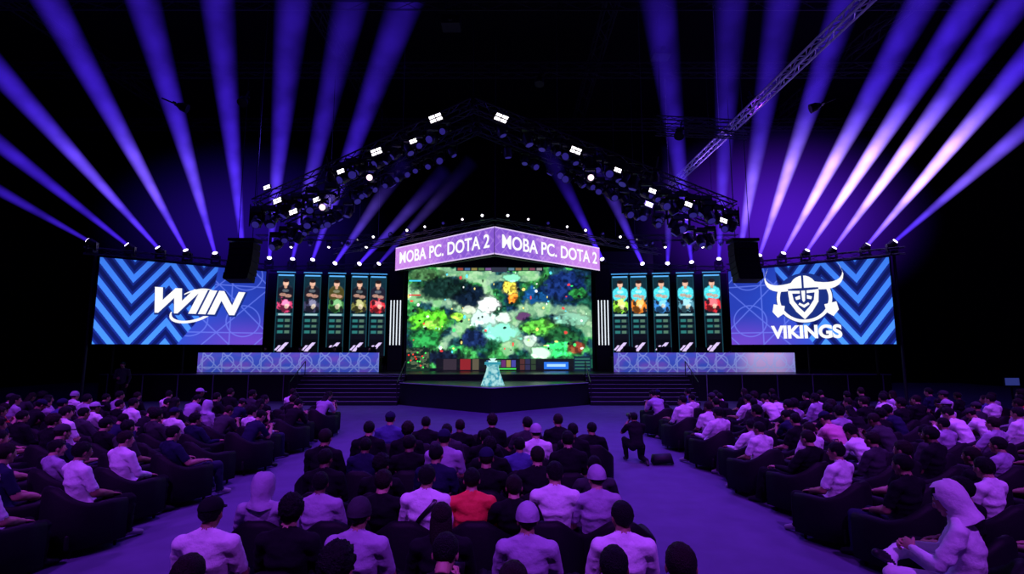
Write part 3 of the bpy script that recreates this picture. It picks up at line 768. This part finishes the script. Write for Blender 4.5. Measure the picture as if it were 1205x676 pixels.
POSES['kneel']=seated([(0,0,.38),(0,.03,.52),(0,.07,.68),(0,.10,.80)],(0,.16,.98),-4,
  [[(-.185,.10,.80),(-.24,.30,.64),(-.07,.38,.86)],[(.185,.10,.80),(.24,.28,.62),(.09,.38,.84)]],
  [[(-.095,0,.37),(-.17,.38,.47),(-.15,.30,.09),(-.16,.45,.035)],[(.095,0,.37),(.16,.22,.09),(.14,-.20,.10),(.14,-.28,.03)]],'grip')
POSES['stand']=seated([(0,0,.93),(0,.01,1.08),(0,0,1.27),(0,-.01,1.41)],(0,.03,1.62),-4,
  [[(-.19,-.01,1.41),(-.27,-.02,1.13),(-.25,.10,.89)],[(.19,-.01,1.41),(.26,-.03,1.13),(.10,.18,1.12)]],
  [[(-.095,0,.91),(-.12,.02,.50),(-.14,-.02,.09),(-.16,.13,.035)],[(.095,0,.91),(.13,.03,.50),(.14,.0,.09),(.17,.14,.035)]])
BODY={}
def body(pose):
    if pose in BODY: return BODY[pose]
    P=POSES[pose]; T=[Vector(p) for p in P['torso']]; hd=Vector(P['head']); g=G(); bones=[]
    ax=(T[-1]-T[-2]).normalized()
    g.loft([T[0]-(T[1]-T[0])*.35,T[0],T[1],T[2],T[3],T[3]+ax*.055],[(.12,.09),(.168,.125),(.150,.110),(.172,.122),(.165,.098),(.075,.06)],20)
    nb=T[3]+ax*.05; nt=hd+Vector((0,-.025,-.06))
    g.limb([nb,nt],[.060,.054])
    g.limb([Vector(P['arms'][0][0]),T[3]+ax*.01,Vector(P['arms'][1][0])],[.062,.08,.062])
    g.limb([T[3]+ax*.06+Vector((-.07,0,0)),Vector(P['arms'][0][0])],[.045,.05]); g.limb([T[3]+ax*.06+Vector((.07,0,0)),Vector(P['arms'][1][0])],[.045,.05])
    for a,b,r in((T[0],T[1],.15),(T[1],T[2],.15),(T[2],T[3],.15),(Vector(P['arms'][0][0]),Vector(P['arms'][1][0]),.08)): bones.append((a,b,r,TOP,None))
    bones.append((nb+(nt-nb)*.22,nt+(nt-nb)*.3,.066,SKIN,None))
    for A in P['arms']:
        A=[Vector(p) for p in A]; m=A[0].lerp(A[1],.72)
        g.limb([A[0],m],[.066,.060]); g.limb([m,A[1],A[2]],[.050,.046,.030]); md=A[1].lerp(A[2],.35)
        g.limb([A[1],md,A[2]],[.046,.047,.030])
        bones.append((A[0],m,.06,TOP,None)); bones.append((m+(A[1]-m)*.15,A[1],.048,FORE,None)); bones.append((A[1],A[2],.038,FORE,None))
    for Lg in P['legs']:
        Lg=[Vector(p) for p in Lg]; mid=Lg[0].lerp(Lg[1],.5); cf=Lg[1].lerp(Lg[2],.33)
        g.limb([Lg[0],mid,Lg[1]],[.098,.088,.068]); g.limb([Lg[1],cf,Lg[2]],[.066,.066,.050])
        g.limb([Lg[2]-Vector((0,0,.01)),Lg[3]],[.045,.036]); g.ell(Lg[2]+(Lg[2]-Lg[3]).normalized()*.02-Vector((0,0,.03)),(.038,.045,.04))
        bones.append((Lg[0]+(Lg[1]-Lg[0])*.12,Lg[1],.085,PANT,None)); bones.append((Lg[1],Lg[2].lerp(Lg[1],.08),.058,PANT,None)); bones.append((Lg[2]-Vector((0,0,.02)),Lg[3],.04,SHOE,None))
    pel=T[0]-(T[1]-T[0])*.35; bones.append((pel+Vector((-.06,0,0)),pel+Vector((.06,0,0)),.13,PANT,None))
    V,F=remesh(g,.0145,3,.6)
    FC=np.array([V[list(f)].mean(0) for f in F]); best=np.full(len(F),9e9); mi=np.zeros(len(F),int)
    for a,b,r,mt,_ in bones:
        a=np.array(a);b=np.array(b);d=b-a; t=np.clip(((FC-a)@d)/(d@d+1e-9),0,1); ds=np.linalg.norm(FC-a-t[:,None]*d,axis=1)/r
        m=ds<best; best[m]=ds[m]; mi[m]=mt
    for i in range(len(V)):
        v=Vector(V[i]); k=noise.noise(Vector((v.x*7,v.y*7,v.z*16)))*.011+noise.noise(v*24+Vector((5,1,2)))*.004
        V[i]+= np.array((k*.7,k,k*.3))
    hands=[]
    hv,hf=HANDS[P['hand']]
    for s,A in zip((-1,1),P['arms']):
        e=Vector(A[1]);w=Vector(A[2]); y=(w-e).normalized()
        if P['hand']=='relax' and pose!='stand': y=(y+Vector((0,.25,-.1))).normalized()
        up=Vector((0,0,1)) if abs(y.z)<.8 else Vector((s,0,0))
        if P['hand']=='grip': up=Vector((s*.9,.2,.3))
        if pose=='stand': up=Vector((s,0,0.1))
        x=y.cross(up).normalized(); z=x.cross(y)
        R=Matrix((x,y,z)).transposed()
        q=[]
        for v in hv:
            v=Vector(v); 
            if s<0: v.x=-v.x
            q.append(R@v+w)
        ff=[tuple(reversed(f)) for f in hf] if s<0 else hf
        hands.append((q,ff,[SKIN]*len(ff)))
    if pose=='lean':
        g2=G(); w=(Vector(P['arms'][0][2])+Vector(P['arms'][1][2]))/2; g2.box(w+Vector((0,.07,.06)),(.15,.012,.075),DRK,Matrix.Rotation(rad(-35),3,'X')); hands.append((g2.v,g2.f,g2.m))
    if pose=='kneel':
        g2=G(); c=Vector((0.01,.36,.99)); g2.box(c,(.15,.08,.11),DRK); g2.tube(c+Vector((0,.04,0)),c+Vector((0,.24,0)),.04,.05,14,DRK); g2.box(c+Vector((0,0,.07)),(.05,.06,.04),DRK)
        hands.append((g2.v,g2.f,g2.m))
    BODY[pose]=(V,F,list(mi),hands,hd,P['tilt']); return BODY[pose]
PROTO={}
def proto(pose,hk,extra=None,turn=0):
    key=(pose,hk,extra,turn)
    if key in PROTO: return PROTO[key]
    V,F,mi,hands,hd,tilt=body(pose); v=[tuple(p) for p in V]; f=list(F); m=list(mi)
    def add(a,b,c):
        n=len(v); v.extend(tuple(p) for p in a); f.extend(tuple(i+n for i in q) for q in b); m.extend(int(x) for x in c)
    for h in hands: add(*h)
    R=Matrix.Translation(hd)@Matrix.Rotation(rad(turn),4,'Z')@Matrix.Rotation(rad(tilt),4,'X')
    for (a,b,c) in head_parts(hk): add([R@Vector(p) for p in a],b,c)
    if extra=='strap':
        g=G(); T=[Vector(p) for p in POSES[pose]['torso']]
        g.loft([T[3]+Vector((.12,.02,.07)),T[3]+Vector((.10,-.11,.0)),T[2]+Vector((-.02,-.138,-.0)),T[1]+Vector((-.14,-.10,.0))],[(.022,.006)]*4,8,DRK); add(g.v,g.f,g.m)
    me=bpy.data.meshes.new('person_'+pose+'_'+hk); me.from_pydata(v,[],f)
    for k in range(10): me.materials.append(None)
    me.polygons.foreach_set('material_index',m); me.polygons.foreach_set('use_smooth',[True]*len(f)); me.update()
    PROTO[key]=me; return me
CL={'white':pmat('white_cotton',(0.88,0.83,0.90,1),.9,bump=.5,bscale=18),'lilac':pmat('grey_cotton',(0.42,0.36,0.52,1),.9,bump=.5,bscale=18),
 'black':pmat('black_cotton',(0.006,0.006,0.009,1),.9,bump=.3,bscale=25,spec=.2),'navy':pmat('navy_cotton',(0.012,0.016,0.05,1),.9,bump=.3,bscale=25,spec=.2),
 'red':pmat('red_jacket_cloth',(0.95,0.06,0.05,1),.7,bump=.4,bscale=20),'blue':pmat('blue_cotton',(0.06,0.08,0.26,1),.85,bump=.3,bscale=25),
 'pink':pmat('pink_cotton',(0.8,0.35,0.5,1),.85,bump=.4,bscale=20),
 'grey':pmat('dark_grey_cotton',(0.04,0.04,0.05,1),.9,bump=.3,bscale=25,spec=.2),'denim':pmat('denim',(0.02,0.03,0.06,1),.85,bump=.3,bscale=40,spec=.2)}
SK=[pmat('skin_light',(0.52,0.28,0.20,1),.55),pmat('skin_tan',(0.36,0.19,0.12,1),.55),pmat('skin_brown',(0.16,0.08,0.05,1),.55)]
HR=[pmat('hair_black',(0.003,0.003,0.004,1),.6,bump=.8,bscale=120,spec=.2),pmat('hair_brown',(0.012,0.007,0.006,1),.6,bump=.8,bscale=120,spec=.2)]
M_shoe=pmat('sneaker',(0.3,0.3,0.33,1),.6); M_shoeb=pmat('black_shoe',(0.01,0.01,0.012,1),.5); M_lip=pmat('lips',(0.30,0.10,0.09,1),.5)
M_eye=pmat('eye_white',(0.8,0.8,0.8,1),.3); M_drk=pmat('dark_plastic',(0.006,0.006,0.008,1),.35)
def person(name,pos,rz,pose,hk,top='black',pants='black',longs=False,sk=0,hr=0,acc='black',sc=1.0,extra=None,shoe=None,turn=0):
    o=bpy.data.objects.new(name,proto(pose,hk,extra,turn)); link(o); o.location=pos; o.rotation_euler=(0,0,rz); o.scale=(sc,)*3
    ms={TOP:CL[top],PANT:CL[pants],SKIN:SK[sk],HAIR:HR[hr],SHOE:shoe or M_shoeb,ACC:CL[acc],EYE:M_eye,DRK:M_drk,FORE:CL[top] if longs else SK[sk],LIP:M_lip}
    for k,mm in ms.items():
        o.material_slots[k].link='OBJECT'; o.material_slots[k].material=mm
    return o
def chair_mesh():
    bm=bmesh.new()
    def rbox(c,d,b,seg=3,top_taper=1):
        r=bmesh.ops.create_cube(bm,size=1); vs=r['verts']
        bmesh.ops.scale(bm,vec=d,verts=vs); bmesh.ops.translate(bm,vec=c,verts=vs)
        es=list({e for v in vs for e in v.link_edges}); bmesh.ops.bevel(bm,geom=es,offset=b,segments=seg,affect='EDGES',profile=.6)
    rbox((0,.03,.19),(.60,.62,.18),.03); rbox((0,.05,.33),(.50,.60,.13),.045)
    n=26; pts=[]
    for i in range(n+1):
        a=math.pi+(math.pi)*i/n
        pts.append((.33*math.cos(a),.33*math.sin(a)*.95-.02, abs(math.cos(a))))
    pts=[(-.33,.30,1.25)]+[(-.33,.12,1.1)]+pts+[(.33,.12,1.1),(.33,.30,1.25)]
    rows=[]
    for i,(x,y,k) in enumerate(pts):
        a=pts[max(0,i-1)];b=pts[min(len(pts)-1,i+1)]; t=Vector((b[0]-a[0],b[1]-a[1],0)).normalized(); nn=Vector((t.y,-t.x,0))
        zt=.80-.21*min(1,max(0,(k-.25))/.75)**1.3 if k<1.05 else .59-.02*(k>1.2)
        w=.055; ring=[]
        for (o_,z) in((-w*.9,.10),(-w,.35),(-w,zt-.05),(-w*.6,zt-.012),(0,zt),(w*.6,zt-.012),(w,zt-.05),(w,.35),(w*.9,.10)):
            ring.append(bm.verts.new(Vector((x,y,z))+nn*o_))
        rows.append(ring)
    for r0,r1 in zip(rows[:-1],rows[1:]):
        for k in range(len(r0)): 
            k2=(k+1)%len(r0); bm.faces.new((r0[k],r0[k2],r1[k2],r1[k]))
    bm.faces.new(rows[0]); bm.faces.new(list(reversed(rows[-1])))
    for sx in(-1,1):
        for y in(-.2,.26):
            r=bmesh.ops.create_cone(bm,segments=8,radius1=.016,radius2=.024,depth=.12,cap_ends=True); bmesh.ops.translate(bm,vec=(sx*.24,y,.06),verts=r['verts'])
    bmesh.ops.recalc_face_normals(bm,faces=bm.faces[:])
    me=bpy.data.meshes.new('tub_armchair'); bm.to_mesh(me); bm.free(); me.materials.append(M_chair)
    me.polygons.foreach_set('use_smooth',[True]*len(me.polygons)); return me
CH=chair_mesh()
def chair(pos,rz,name='tub_armchair'):
    o=bpy.data.objects.new(name,CH); link(o); o.location=pos; o.rotation_euler=(0,0,rz); return o
R=random.Random(21)
def seat(x,y,rz,pose=None,hk=None,top=None,withchair=True,**kw):
    pose=pose or R.choice(['rest','rest','recline','lean','rest'])
    hk=hk or (R.choices(['short','curly','long','cap','hood','beanie'],[10,3,2,2,.3,.5])[0] if pose=='rest' else R.choices(['short','long','cap','curly'],[5,1,1,1])[0])
    top=top or R.choices(['white','lilac','black','navy','grey','blue','red','pink'],[32,12,36,9,10,3,0.6,2])[0]
    if hk=='hood' and top=='white': top='lilac'
    kw.setdefault('pants',R.choice(['black','denim','black','black','grey'])); kw.setdefault('longs',R.random()<.4)
    kw.setdefault('sk',R.choice([0,0,1,1,2])); kw.setdefault('hr',R.choice([0,0,0,1])); kw.setdefault('acc',R.choice(['black','navy','black','grey','grey','lilac']))
    kw.setdefault('shoe',M_shoe if R.random()<.4 else M_shoeb); kw.setdefault('sc',R.uniform(.94,1.04)); kw.setdefault('turn',R.choice([0,0,15,-15]))
    person('seated_spectator',(x,y,0),rz,pose,hk,top,**kw)
    if withchair: chair((x,y,0),rz)
row={3.15:[(-1.82,'rest','short','black'),(-.98,'rest','curly','black'),(-.45,'lean','short','black'),(.02,'recline','short','navy'),(.6,'rest','short','black'),(.95,'rest','short','black')],
4.2:[(-2.32,'rest','cap','white'),(-1.72,'rest','curly','black'),(-1.17,'rest','beanie','lilac'),(-.55,'rest','long','black'),(.12,'rest','beanie','lilac'),(.84,'rest','short','white')],
5.3:[(-2.38,'recline','hood','lilac'),(-1.90,'rest','short','lilac'),(-1.26,'recline','short','black'),(-.83,'rest','short','white'),(-.40,'rest','short','red'),(.02,'recline','short','black'),(.43,'rest','short','white'),(.84,'rest','beanie','lilac')],
6.3:[(-2.2,'rest','short','black'),(-1.5,'recline','curly','black'),(-.9,'rest','short','navy'),(-.3,'recline','cap','black'),(.3,'rest','short','black'),(.95,'recline','short','grey')],
7.2:[(-2.55,'rest','short','black'),(-2.0,'rest','short','navy'),(-1.4,'recline','short','black'),(-.92,'rest','cap','lilac'),(-.3,'recline','curly','black'),(.1,'rest','short','blue'),(.75,'rest','short','black')],
8.15:[(-2.2,'rest','short','black'),(-1.6,'rest','curly','black'),(-1.0,'rest','short','grey'),(-.4,'recline','short','black'),(.36,'rest','beanie','white'),(.95,'rest','short','black')],
9.1:[(-2.12,'rest','cap','blue'),(-1.5,'rest','short','black'),(-.9,'recline','short','black'),(-.35,'rest','curly','black'),(.25,'recline','short','grey'),(.8,'rest','short','black'),(1.35,'recline','short','black')]}
for y,lst in row.items():
    for i,(x,p,h,t) in enumerate(lst):
        kw={}
        if t=='white' and abs(x+.83)<.01: kw['extra']='strap'
        if h=='cap': kw['acc']='black' if t=='white' else 'navy'
        if h=='beanie': kw['acc']='grey' if x<-1 else 'lilac'
        if t=='red': kw['longs']=True
        if t in('white','lilac') and h=='hood': kw['longs']=True
        yy=y+R.uniform(-.08,.08)
        seat(x,yy,R.uniform(-.08,.08),p,h,t,withchair=(y!=5.3),pants='black',**kw)
    if y==5.3:
        for x in(-2.38,-1.7,-1.02,-.34,.34,1.02): chair((x,y,0),0)
for x in(-2.0,-1.3,-.6,.1,.8,1.4): chair((x,10.1,0),0)
for side in(-1,1):
    y=4.9 if side>0 else 4.7; k=0
    while y<15.6:
        x=4.05 if side>0 else 5.2
        lim=min(17.5,y*1.02+2.4)
        x+=(k%2)*.2; first=True
        while x<lim:
            yy=y+R.uniform(-.12,.12)-(x-3.4)*.10
            kw={}
            if first and side<0 and k in(0,1,2): kw=dict(top='white',pose='recline' if k==0 else 'rest',pants='lilac' if k==0 else 'black')
            if first and side>0 and k in(2,5,6): kw=dict(top='white')
            first=False
            if R.random()<.92 or kw: seat(side*x,yy,side*rad(22)+R.uniform(-.12,.12),**kw)
            else: chair((side*x,yy,0),side*rad(24))
            x+=.76+.1*R.random()
        y+=.95; k+=1
person('seated_spectator',(3.62,4.3,0),rad(46),'cross','hood','white','white',longs=True,sk=0,sc=1.04); chair((3.62,4.3,0),rad(46))
person('kneeling_photographer',(2.62,11.0,0),rad(6),'kneel','short','black','black',sk=1,sc=.93)
g=G(); g.loft([(-.2,0,.02),(-.16,0,.1),(.16,0,.12),(.22,0,.02)],[(.02,.12),(.10,.16),(.10,.16),(.02,.1)],14,0,ref=(0,0,1)); g.tube((-.1,0,.17),(.1,0,.2),.012)
g.obj('camera_bag',[M_black],loc=(3.1,10.9,0.01),smooth=True)
person('standing_steward',(-16,21.2,0),rad(200),'stand','short','grey','black',longs=True,sk=1,sc=1.04)
for side in(-1,1):
    for k in range(5):
        x=XC+side*10.1-3.5+k*1.75+.12
        person('esports_player',(x,26.15,1.2),math.pi,'player','headset','black' if side<0 else 'blue','black',acc='black',sk=R.choice([0,1]),sc=1.02)
        g=G(); g.box((0,0,.42),(.5,.48,.08)); g.box((0,-.27,.85),(.48,.09,.8)); g.box((-.27,0,.62),(.06,.3,.04)); g.box((.27,0,.62),(.06,.3,.04)); g.tube((0,0,.06),(0,0,.4),.03); 
        for a in range(5): g.tube((0,0,.07),(.28*math.cos(a*1.257),.28*math.sin(a*1.257),.03),.02)
        g.obj('gaming_chair',[M_chair],loc=(x,26.18,1.2),rot=(0,0,math.pi),bevel=.02)

# ---------------------------------------------------------------- lights
def spot(pos,target,col,energy,ang,blend=.6,r=.15):
    g=G(); g.loft([(0,0,.25),(0,0,.1),(0,0,-.12)],[(.08,.08),(.16,.16),(.18,.18)],14,0); g.box((0,0,.32),(.3,.06,.1)); g.tube((0,0,.3),(0,0,.8),.03)
    d=(Vector(target)-Vector(pos))
    o=g.obj('par_or_fill_spot',[M_black],loc=pos); o.rotation_mode='QUATERNION'; o.rotation_quaternion=d.to_track_quat('-Z','Y')
    l=bpy.data.lights.new('spot_lamp','SPOT'); l.color=col; l.energy=energy; l.spot_size=rad(ang); l.spot_blend=blend; l.shadow_soft_size=r
    lo=bpy.data.objects.new('spot_lamp',l); link(lo,o); lo.location=(0,0,-.16)
VI=(0.38,0.06,1.0)
for x in(-12,-4,4,12):
    spot((x,-1,10.5),(x*.95,6.5,0.5),VI,3300,75)
    spot((x,9,12),(x*1.0,12.5,0.5),VI,2600,80)
spot((-10,18,11.5),(-9,10,0.8),(0.30,0.04,1.0),1900,80); spot((9,18,11.5),(8,10,0.8),(0.30,0.04,1.0),1900,80)
spot((1,17.5,12),(0,14.5,0),(0.16,0.06,1.0),3200,95)
spot((6,17.5,10),(2.5,12,0),(0.18,0.06,1.0),1200,60)
spot((9.6,26.2,7.6),(8.7,13,11),(0.3,0.12,1.0),4500,60)  # added fill spot, only to brighten the long ceiling truss
spot((-7,19.0,8.9),(-6.5,23.5,0.6),(0.35,0.22,1.0),900,70); spot((5.5,19.0,8.9),(5,23.5,0.6),(0.35,0.22,1.0),900,70)  # added fill spots so the stage front and stairs catch light
spot((-12.5,18.5,11.5),(-6.5,20.5,9.3),(0.12,0.07,1.0),350,90); spot((11.5,18.5,11.5),(5,20.5,9.3),(0.12,0.07,1.0),350,90)  # added fill spots that make the arch rig show up blue
w=bpy.data.worlds.new('World'); S.world=w; w.use_nodes=True; w.node_tree.nodes['Background'].inputs[0].default_value=(0.1,0.05,1,1); w.node_tree.nodes['Background'].inputs[1].default_value=0.002

cam=bpy.data.cameras.new('camera'); co=bpy.data.objects.new('camera',cam); link(co)
co.location=(0,0,2.4); co.rotation_euler=(rad(90+6.8),0,0)
cam.sensor_width=36; cam.lens=36*600/1205; cam.clip_end=200
S.camera=co
print('objects',len(bpy.data.objects))
